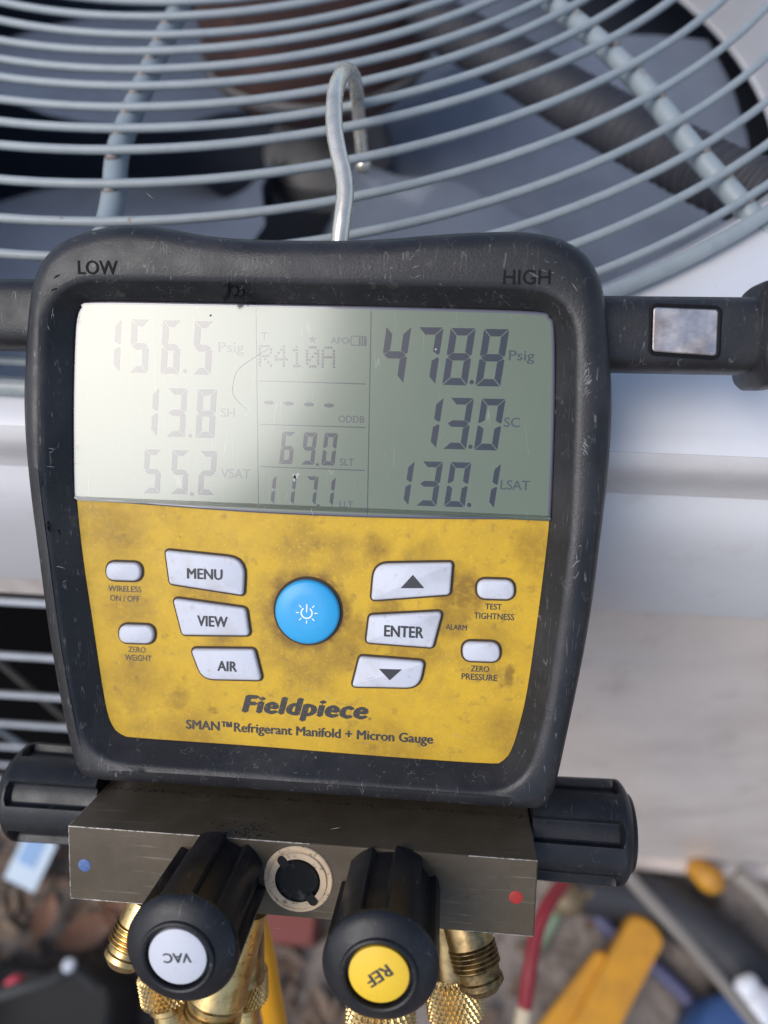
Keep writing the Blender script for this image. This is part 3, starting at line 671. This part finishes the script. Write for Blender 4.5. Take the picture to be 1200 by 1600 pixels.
# --- hook
hk = [(529, 400, .2335), (531, 372, .2330), (535, 340, .2325), (539, 305, .233), (537, 275, .234), (529, 240, .236), (523, 205, .238), (522, 170, .241), (525, 140, .246), (533, 118, .254), (542, 110, .265), (551, 117, .279), (556, 135, .292), (559, 165, .302), (562, 200, .309), (565, 235, .314), (567, 258, .317)]
P = catmull([toG(camP(*p)) for p in hk], 5)
hook = MB().tube(P, .0027, 16).build('hanging_hook', M_steel, g, 60)
e = P[-1]; MB().lathe([(.0003, -.0034), (.002, -.003), (.0033, -.0012), (.0035, 0), (.0033, .0012), (.002, .003), (.0003, .0034)], e, (P[-1] - P[-3]), n=20).build('ball_tip', M_steel, hook, 60)

# --- hose parking posts at the sides
def post(x0, x1, y, z, side):
    L = abs(x1 - x0); R = .0108
    prof = [(R, -.012), (R, L - .0076), (R + .0008, L - .0070), (R + .0034, L - .0062), (R + .0044, L - .0050), (R + .0044, L - .0022), (R + .0034, L - .0008), (R + .0008, L), (.002, L)]
    def fr(a, i): return prof[i][0] / (abs(math.cos(a)) ** 3.6 + abs(math.sin(a)) ** 3.6) ** (1 / 3.6)
    return MB().revolve(fr, [q[1] for q in prof], (x0, y, z), (side, 0, 0), (0, 0, 1), 72, True, True).build('side_post', M_boot, g, 40)
ry = (G(1050, 519, -.002)).y; rx1 = G(1222, 520, -.006).x
pr = post(.084, rx1, ry, -.0125, 1)
ly = G(15, 487, -.002).y
pl_ = post(-.084, -.084 - (rx1 - .084), ly, -.0125, -1)
ZP = -.0125 + .0108
ins = [Vector((q.x, q.y)) for q in px2(rpoly([(1021, 480, 6), (1122, 484, 6), (1119, 556, 6), (1019, 549, 6)], 4), ZP)]
fo = inset(ins, -.0011)
MB().loops([at(fo, ZP - .001), at(fo, ZP + .0002), at(inset(fo, .0005), ZP + .0004), at(ins, ZP + .0001)]).build('insert_frame', M_emboss, pr, 40)
MB().loops([at(ins, ZP - .001), at(ins, ZP + .0002), at(inset(ins, .0003), ZP + .0004)], False, True).build('steel_insert', M_magnet, pr, 20)
blob('nick', toG(camP(2, 521, .243)), (.0015, .0022, .002), M_emboss, pl_)

# --- manifold block
BX0, BX1, BY0, BY1, BZ0, BZ1 = -.0716, .0706, -.1220, -.0980, -.042, .012
sec = [Vector(p[:2]) for p in rpoly([(BY0, BZ0, .0004), (BY1, BZ0, .0004), (BY1, BZ1, .0005), (BY0, BZ1, .0005)], 3)]
seci = inset(sec, .0004)
block = MB().loops([[(BX0, p.x, p.y) for p in seci], [(BX0 + .0004, p.x, p.y) for p in sec], [(BX1 - .0004, p.x, p.y) for p in sec], [(BX1, p.x, p.y) for p in seci]], True, True).build('manifold_block', M_block, g, 30)
for (a, b) in (((BX0 + .0002, BY1 - .0002, BZ1 - .0002), (BX0 + .075, BY1 - .0002, BZ1 - .0002)), ((BX0 + .0002, BY1 - .0002, BZ1 - .0002), (BX0 + .0002, BY0 + .0003, BZ1 - .0002)), ((BX0 + .0002, BY1 - .0002, BZ1 - .0002), (BX0 + .0002, BY1 - .0002, BZ0)), ((BX0 + .0002, BY0 + .0002, BZ1 - .0002), (BX0 + .03, BY0 + .0002, BZ1 - .0002)), ((BX1 - .0002, BY0 + .0002, BZ1 - .0002), (BX1 - .02, BY0 + .0002, BZ1 - .0002)), ((BX1 - .02, BY1 - .0002, BZ1 - .0002), (BX1 - .0002, BY1 - .0002, BZ1 - .0002))):
    A, B = Vector(a), Vector(b); P = [A + (B - A) * k / 14 for k in range(15)]
    MB().tube(P, [.00012 + .00018 * random.random() for _ in P], 6).build('worn_edge', M_edge, block, 60)
MB().box((0, -.0935, -.033), (.136, .010, .014)).build('seam_gasket', M_grit, g, 0)
for px, py, m, lab in ((132, 1352, M_bluedot, 'blue dot on the low side end'), (806, 1402, M_reddot, 'red dot on the high side end')):
    c = G(px, py, BZ1); MB().lathe([(.0020, -.0002), (.0020, .00008), (.0018, .00016), (.0002, .0002)], c, (0, 0, 1), n=24).build('colour_dot', m, block, label=lab)
# sight glass with two slots
c = G(466, 1373, BZ1); RS = .0105
sg = link('sight_glass', MB().lathe([(RS, -.0005), (RS, .0003), (RS - .0003, .0006), (RS - .0010, .0006), (RS - .0012, .0004), (RS - .0016, .0004), (RS - .0018, .0011), (RS * .66, .0012), (RS * .64, .0008)], c, (0, 0, 1), n=64, cap0=False, cap1=False).mesh('sight_glass', M_sightring, 30), g)
MB().lathe([(RS * .650, .0011), (RS * .62, .0006), (RS * .5, .0003), (RS * .25, .0005), (.0003, .0006)], c, (0, 0, 1), n=40, cap0=False).build('lens', M_sight, sg, 60)
for a in (128, -52):
    d = Vector((math.cos(rad(a)), math.sin(rad(a)), 0)); n = Vector((-d.y, d.x, 0)); pts = []
    for k in range(9): t = rad(-90 + 180 * k / 8); pts.append(c + d * (RS * .74 + .0014 * math.cos(t)) + n * .0014 * math.sin(t))
    pts += [c + d * RS * .52 + n * .0014, c + d * RS * .52 - n * .0014]
    MB().loops([[p + Vector((0, 0, .0009)) for p in pts], [p + Vector((0, 0, .00128)) for p in pts]], False, True).build('key_slot', M_grit, sg, 0)
# grit at the seam and on the block
gm = MB()
for _ in range(420):
    x = random.uniform(BX0 + .002, BX1 - .002); z = -.0132 + abs(random.gauss(0, .0007))
    if random.random() < .22: x = random.gauss(-.017, .005); z = .0115 - abs(random.gauss(0, .004))
    s = random.uniform(.00008, .0003); gm.box((x, BY1 + s * .4, z), (s * 1.6, s, s))
gm.build('grit', M_grit, block, 0, kind='stuff')

# --- valve knobs
def knob(parent, o, ax, u, L, R, name='valve_knob', nf=6, phase=0.0, dome=.66, recess=True, label=None, t0=0.0):
    nth = 180; ts = []; spec = []
    for i in range(15): ts.append(t0 + i / 14 * .84); spec.append(('b', i / 14))
    for i in range(1, 7): ts.append(.84 + i / 6 * .04); spec.append(('r', i / 6))
    for i in range(1, 11): ts.append(.89 + i / 10 * .11); spec.append(('d', i / 10))
    fw = rad(360 / nf) * .23
    def fr(a, i):
        k, t = spec[i]; aa = ((a - phase) % (2 * math.pi / nf)) - math.pi / nf
        e = max(0, min(1, (fw - abs(aa)) / rad(2.4))); e = e * e * (3 - 2 * e)
        dep = .15
        taper = 1 - .03 * (1 - min(1, ts[i]))
        if k == 'b': q = 1 - dep * e
        elif k == 'r':
            e2 = max(0, min(1, (fw * math.sqrt(max(0, 1 - t * t)) - abs(aa)) / rad(2.4))); q = 1 - dep * e2 * (1 - t)
        else: tt = max(0, (t - .12) / .88); q = 1 - (1 - dome) * (.35 * tt + .65 * tt * tt)
        return R * q * taper
    mb = MB(); Ts = [t * L for t in ts]
    mb.revolve(fr, Ts, o, ax, u, nth, True, False)
    rD = R * dome; ax = Vector(ax).normalized()
    mb.lathe([(rD, L), (rD - .0002, L + .0008), (rD - .0007, L + .0011), (rD - .0012, L + .0009), (rD - .0014, L + .0002), (rD - .0015, L - .0012), (.0005, L - .0013)], o, ax, u, 64, False, True)
    return mb.build(name, M_knob, parent, 32, label=label)
KL, KR = .0345, .0152
for (px, py, txt, m, rot, lab) in ((277, 1493, 'VAC', M_vac, rad(180 + 6), 'black fluted knob with white VAC label'), (592, 1521, 'REF', M_ref, rad(180 + 38), 'black fluted knob with yellow REF label')):
    c = G(px, py, .0468); c = Vector((c.x, -.1112, BZ1))
    k = knob(g, c, (0, 0, 1), (1, 0, 0), KL, KR, phase=rad(37 if txt == 'VAC' else 8), label=lab)
    rl = .0077; zl = BZ1 + KL
    ld = MB().lathe([(rl, -.0012), (rl, .0001), (rl - .0003, .0003), (.0003, .0003)], (c.x, c.y, zl), (0, 0, 1), n=48).build('label_disc', m, k)
    text_mb(txt, (c.x, c.y - .0002), .0076 if txt == 'VAC' else .0072, zl + .0003, .00004, bold=.035, rot=rot).build('knob_lettering', M_bprint, k, 0)
    MB().lathe([(KR * .8, -.0002), (KR * .8, .0012), (KR * .7, .0014)], c, (0, 0, 1), n=40, cap0=False).build('collar', M_grit, k)
knob(g, (BX1 + .0005, -.1050, -.020), (1, 0, 0), (0, 0, 1), .0318, .0166, phase=rad(4), dome=.74, label='black fluted side knob on the high side')
knob(g, (BX0 - .0005, -.1050, -.020), (-1, 0, 0), (0, 0, 1), .0345, .0166, phase=rad(-6), dome=.74, label='black fluted side knob on the low side')

# --- brass ports
def thread_prof(r, l0, l1, pitch, d):
    p = []; t = l0
    while t < l1 - pitch * .99:
        p += [(r - d, t), (r, t + pitch * .35), (r, t + pitch * .55), (r - d, t + pitch)]; t += pitch
    return p
def port(o, ax, rb, lb, rt, lt, mat=M_brass, lab=None):
    b = MB().lathe([(rb, -.002), (rb, lb * .9), (rb * .9, lb)], o, ax, n=32).build('brass_port', mat, g, 40, label=lab)
    MB().lathe([(rt * .85, lb - .0006)] + thread_prof(rt, lb - .0005, lb + lt, .00135, .0007) + [(rt * .86, lb + lt), (rt * .86, lb + lt + .0015), (rt * .93, lb + lt + .002), (rt * .93, lb + lt + .0036), (rt * .62, lb + lt + .006), (rt * .5, lb + lt + .006)], o, ax, n=36).build('flare_thread', M_thread if mat is M_brassdk else M_brass, b, 25)
    return b
def seg_axis(a, b):
    A, B = Vector(a), Vector(b); return A, (B - A)
def dirp(p0, z0, p1, z1):
    A, B = G(p0[0], p0[1], z0), G(p1[0], p1[1], z1); return A, (B - A).normalized(), (B - A).length
# right spare flare port
A, d, L = dirp((727, 1440), .000, (757, 1552), .006)
port(A, d, .0072, L * .33, .0076, L * .36, M_brassdk, 'spare flare port on the high side')
# left spare flare port
A, d, L = dirp((228, 1418), .000, (190, 1508), .006)
port(A, d, .0066, L * .33, .0072, L * .36)
# big vacuum port under the VAC knob
A, d, L = dirp((372, 1425), .002, (322, 1625), .010)
MB().lathe([(.0092, -.002), (.0092, L * .66), (.0088, L * .67), (.0092, L * .68), (.0085, L * .74), (.0093, L * .75), (.0085, L * .79), (.0093, L * .80), (.0085, L * .84), (.0093, L * .86), (.0093, L * 1.1)], A, d, n=40).build('vacuum_port', M_brass, g, 35, label='wide brass vacuum port behind the VAC knob')
# short stubs that the hose couplings screw on to
for p0, p1 in (((255, 1420), (262, 1530)), ((597, 1440), (596, 1570)), ((700, 1440), (706, 1530)), ((383, 1430), (384, 1530))):
    A, d, L = dirp(p0, -.006, p1, -.004)
    MB().lathe([(.0062, -.004), (.0062, L)], A, d, n=28).build('brass_stub', M_brassdk, g, 40)

# ================================================================== HOSES
def knurl(o, ax, r, L, name, mat, parent, nd=34, rows=None, amp=.0006):
    n = nd * 4; rows = rows or max(6, int(L / (2 * math.pi * r / nd) * 4)); ts = []; prof = []
    def tri(x): x = x % 1; return 1 - abs(2 * x - 1)
    def fr(a, i):
        t = i / rows; s = a / (2 * math.pi) * nd; y = t * rows / 4
        edge = min(1, t / .08, (1 - t) / .08)
        return r - .0008 * (1 - edge) + amp * edge * (min(tri(s + y * .5), tri(s - y * .5)) * 1.8 - .3)
    mb = MB(); mb.revolve(fr, [L * i / rows for i in range(rows + 1)], o, ax, (1, .2, .3), n, True, True)
    return mb.build(name, mat, parent, 20)
def hose(label, p0, z0, p1, z1, r, L0, tail, mat, tube_r, group='refrigerant hoses'):
    A, d, L = dirp(p0, z0, p1, z1); GW = Matrix.Translation(GWO) @ GWM.to_4x4()
    h = thing('refrigerant_hose', label, 'hose', GW, A, group)
    knurl(A, d, r, L0, 'coupling_nut', M_brass, h)
    MB().lathe([(r * .80, L0 - .001), (r * .80, L0 + .002), (r * .66, L0 + .003), (r * .66, L0 + .034), (r * .56, L0 + .035)], A, d, n=32).build('ferrule', M_brass, h, 35)
    P = [A + d * (L0 + .026), A + d * (L0 + .045)] + [toG(t) for t in tail]
    MB().tube(catmull(P, 8), tube_r, 16).build('hose_tube', mat, h, 60)
    return h
M_hb = pbr('blue_hose_rubber', (.03, .10, .35), .45)
hose('low side hose with knurled brass nut left of the VAC knob', (254, 1515), -.006, (268, 1600), -.004, .0078, .0105, [camP(276, 1720, .34), camP(270, 1900, .5), Vector((-.6, -.4, .02))], M_hb, .0050)
hose('hose with coarse knurled brass nut directly below the REF knob', (596, 1545), .004, (594, 1640), .006, .0104, .018, [camP(590, 1780, .32), camP(590, 1950, .5), Vector((.1, -.9, .02))], M_hy, .0050)
hose('high side hose with knurled brass nut beside the threaded port on the right', (704, 1512), -.006, (716, 1610), -.004, .0086, .016, [camP(738, 1720, .34), camP(765, 1900, .5), Vector((.4, -.8, .02))], M_hr, .0050)
hose('brass nut half hidden behind the wide vacuum port', (384, 1512), -.012, (386, 1590), -.012, .0068, .012, [camP(345, 1660, .38), camP(320, 1760, .46), Vector((-.3, -.9, .02))], M_foam, .0040)
# loose hoses and cables further down
def cable(name, label, cat, pts, r, mat, n=14):
    P = catmull(pts, 10); o = MB().tube(P, r, n).build(name, mat, None, 60); single(o, label, cat); return o
cable('charging_hose', 'thin yellow hose hanging down between the two front knobs', 'hose', [camP(402, 1400, .30), camP(406, 1450, .30), camP(413, 1500, .305), camP(423, 1560, .315), camP(437, 1640, .33), camP(455, 1760, .40)], [.0024 + .0024 * min(1, i / 20) for i in range(51)], M_hy)
rh = thing('red_hose', 'red hose with cream end hanging right of the manifold block', 'hose', I4, camP(820, 1575, .60))
MB().tube(catmull([camP(880, 1380, .64), camP(855, 1415, .62), camP(838, 1460, .61), camP(827, 1520, .60), camP(820, 1575, .60)], 8), .0058, 14).build('hose_tube', M_hr, rh, 60)
MB().tube(catmull([camP(820, 1572, .60), camP(814, 1610, .60), camP(808, 1660, .60)], 6), .0062, 14).build('hose_end', M_cream, rh, 60, label='cream coloured hose end')

# ================================================================== THINGS ON THE GROUND
GZ = .0
def gp(px, py, z): return hitz(px, py, z)
# yellow folding tool
A, B = gp(1000, 1455, .03), gp(890, 1660, .03); d = (B - A); L = d.length; d.normalize(); s = Vector((-d.y, d.x, 0))
yt = thing('yellow_tool', 'yellow plastic tool with a split handle lying on the ground', 'tool', I4, (A + B) / 2 - Vector((0, 0, .03)))
def slab(a, b, w, h, c0, rounded=True):
    pts = []; n = 10; dd = (b - a).normalized(); ss = Vector((-dd.y, dd.x, 0))
    out = []
    for k in range(n + 1): t = math.pi / 2 + math.pi * k / n; out.append(a + dd * (w / 2 * math.cos(t)) * .6 + ss * w / 2 * math.sin(t))
    for k in range(n + 1): t = -math.pi / 2 + math.pi * k / n; out.append(b + dd * (w / 2 * math.cos(t)) * .6 + ss * w / 2 * math.sin(t))
    cc = (a + b) / 2
    def sc(q): return [cc + (p - cc) * q for p in out]
    up = Vector((0, 0, 1))
    return MB().loops([[p + up * c0 for p in sc(.97)], [p + up * (c0 + h * .2) for p in out], [p + up * (c0 + h * .75) for p in out], [p + up * (c0 + h) for p in sc(.93)]], True, True)
slab(A + s * -.000 - d * .0, B + s * .0, .050, .035, 0).build('handle', M_tool, yt, 50)
slab(A + s * -.024 + d * .06, B + s * -.040, .028, .026, 0).build('lower_handle', M_tool, yt, 50)
# insulated line
o = cable('insulated_pipe', 'thick black foam covered pipe on the ground beside the unit', 'pipe', [gp(900, 1385, .03), gp(985, 1400, .032), gp(1060, 1430, .032), gp(1140, 1490, .032), gp(1230, 1580, .032), gp(1400, 1760, .032)], .034, M_foam, 20)
cable('grey_cable', 'light grey cable running diagonally across to the lower right corner', 'cable', [camP(960, 1335, .72), camP(990, 1378, .72), camP(1060, 1455, .74), camP(1120, 1525, .78), camP(1180, 1600, .82), camP(1260, 1700, .9)], .0062, M_gcable)
cable('blue_cable', 'thin dark blue cable on the ground passing under the yellow tool', 'cable', [gp(915, 1405, .012), gp(950, 1450, .012), gp(1000, 1490, .012), gp(1060, 1545, .012), gp(1100, 1590, .012), gp(1180, 1680, .012)], .0105, M_bcable)
cable('grey_whip', 'short grey conduit at the right edge above the foam pipe', 'cable', [gp(1150, 1365, .07), gp(1180, 1390, .07), gp(1215, 1425, .07), gp(1300, 1500, .07)], .011, M_gcable)
c = gp(1108, 1372, .06)
mb = MB(); mb.lathe([(.002, -.03), (.012, -.026), (.019, 0), (.016, .012), (.006, .02), (.001, .021)], (0, 0, 0), (.8, -.6, .1), n=20); o = mb.build('yellow_block', M_tool, None, 60); o.location = c
single(o, 'small yellow plastic piece under the edge of the unit', 'plastic block')
# brass fitting ball + green tube
bf = thing('brass_valve', 'blurred brass ball fitting with thin green tube behind the red hose', 'valve', I4, gp(888, 1408, .02))
c = gp(888, 1406, .05)
MB().lathe([(.004, -.026), (.014, -.020), (.020, -.006), (.021, .004), (.016, .016), (.008, .022), (.007, .034)], c, (.85, .3, .2), n=28).build('fitting', M_oldbrass, bf, 60)
MB().tube(catmull([c + Vector((-.012, -.01, -.005)), gp(865, 1440, .03), gp(845, 1475, .02), gp(830, 1500, .02)], 6), .007, 10).build('green_tube', M_green, bf, 60)
# blue canister and white nozzle
c = gp(1140, 1632, .05)
o = MB().lathe([(.02, -.05), (.046, -.048), (.052, -.04), (.052, .03), (.046, .042), (.02, .05), (.002, .051)], (0, 0, 0), (.1, .1, 1), n=36).build('blue_canister', M_bplast, None, 50); o.location = c
single(o, 'round blue plastic canister at the lower right edge', 'canister')
o = MB().tube(catmull([gp(1160, 1525, .10), gp(1172, 1548, .10), gp(1190, 1575, .10), gp(1225, 1620, .10)], 6), [.010, .012, .014, .015, .015, .014, .014, .016, .018, .020, .020, .021, .022, .022, .022, .022, .022, .022, .020], 16).build('white_nozzle', M_wplast, None, 60)
single(o, 'white plastic nozzle beside the blue canister', 'nozzle')
# card
a = gp(48, 1345, .05)
cd = thing('printed_card', 'blue and white printed card lying under the left knob', 'card', I4, a)
R = Matrix.Rotation(rad(-18), 3, 'Z') @ Matrix.Rotation(rad(12), 3, 'X')
MB().box(a, (.050, .066, .002), R).build('sheet', M_cardw, cd, 0); MB().box(a + R @ Vector((-.004, .012, .0016)), (.028, .038, .001), R).build('printed_panel', M_card, cd, 0)
# tool bag
c = gp(60, 1590, .07)
bag = thing('tool_bag', 'black tool bag with webbing handle at the lower left corner', 'bag', I4, c - Vector((0, 0, .07)))
sec_ = [Vector(p[:2]) for p in rpoly([(-.13, -.09, .04), (.11, -.09, .04), (.11, .055, .04), (-.13, .055, .04)], 5)]
MB().loops([[(c.x + p.x * q, c.y + p.y * q, c.z + z) for p in sec_] for z, q in ((-.068, .9), (-.05, 1), (.02, 1.0), (.045, .96), (.05, .9), (.03, .86), (-.03, .84))], True, True).build('bag_body', M_bag, bag, 40)
MB().tube(catmull([gp(-20, 1560, .14), gp(30, 1545, .16), gp(80, 1530, .16), gp(115, 1515, .15), gp(150, 1540, .12)], 6), .008, 10).build('strap', M_strap, bag, 60)
MB().lathe([(.001, -.008), (.006, -.007), (.008, 0), (.006, .007), (.001, .008)], gp(108, 1508, .165), (.2, .1, 1), n=20).build('glint_bead', M_wplast, bag, 60, label='small white bead added for a bright glint on the bag')  # added white bead; its pale colour stands in for a glint
o = MB().lathe([(.003, -.011), (.008, -.010), (.010, 0), (.008, .008), (.003, .011)], (0, 0, 0), (1, .4, .3), n=20).build('pink_cap', M_pink, None, 60); o.location = gp(25, 1537, .15)
single(o, 'pink plastic cap on top of the black tool bag', 'cap')
# red box under the block
c = gp(452, 1450, .05)
sec_ = [Vector(p[:2]) for p in rpoly([(-.045, -.022, .006), (.040, -.022, .006), (.040, .03, .006), (-.045, .03, .006)], 3)]
o = MB().loops([[(p.x * q, p.y * q, z) for p in sec_] for z, q in ((-.04, .85), (-.03, .88), (.005, .88), (.012, .8))], True, True).build('red_case', M_redbox, None, 40); o.location = c
single(o, 'small red plastic case on the leaves below the sight glass', 'case')
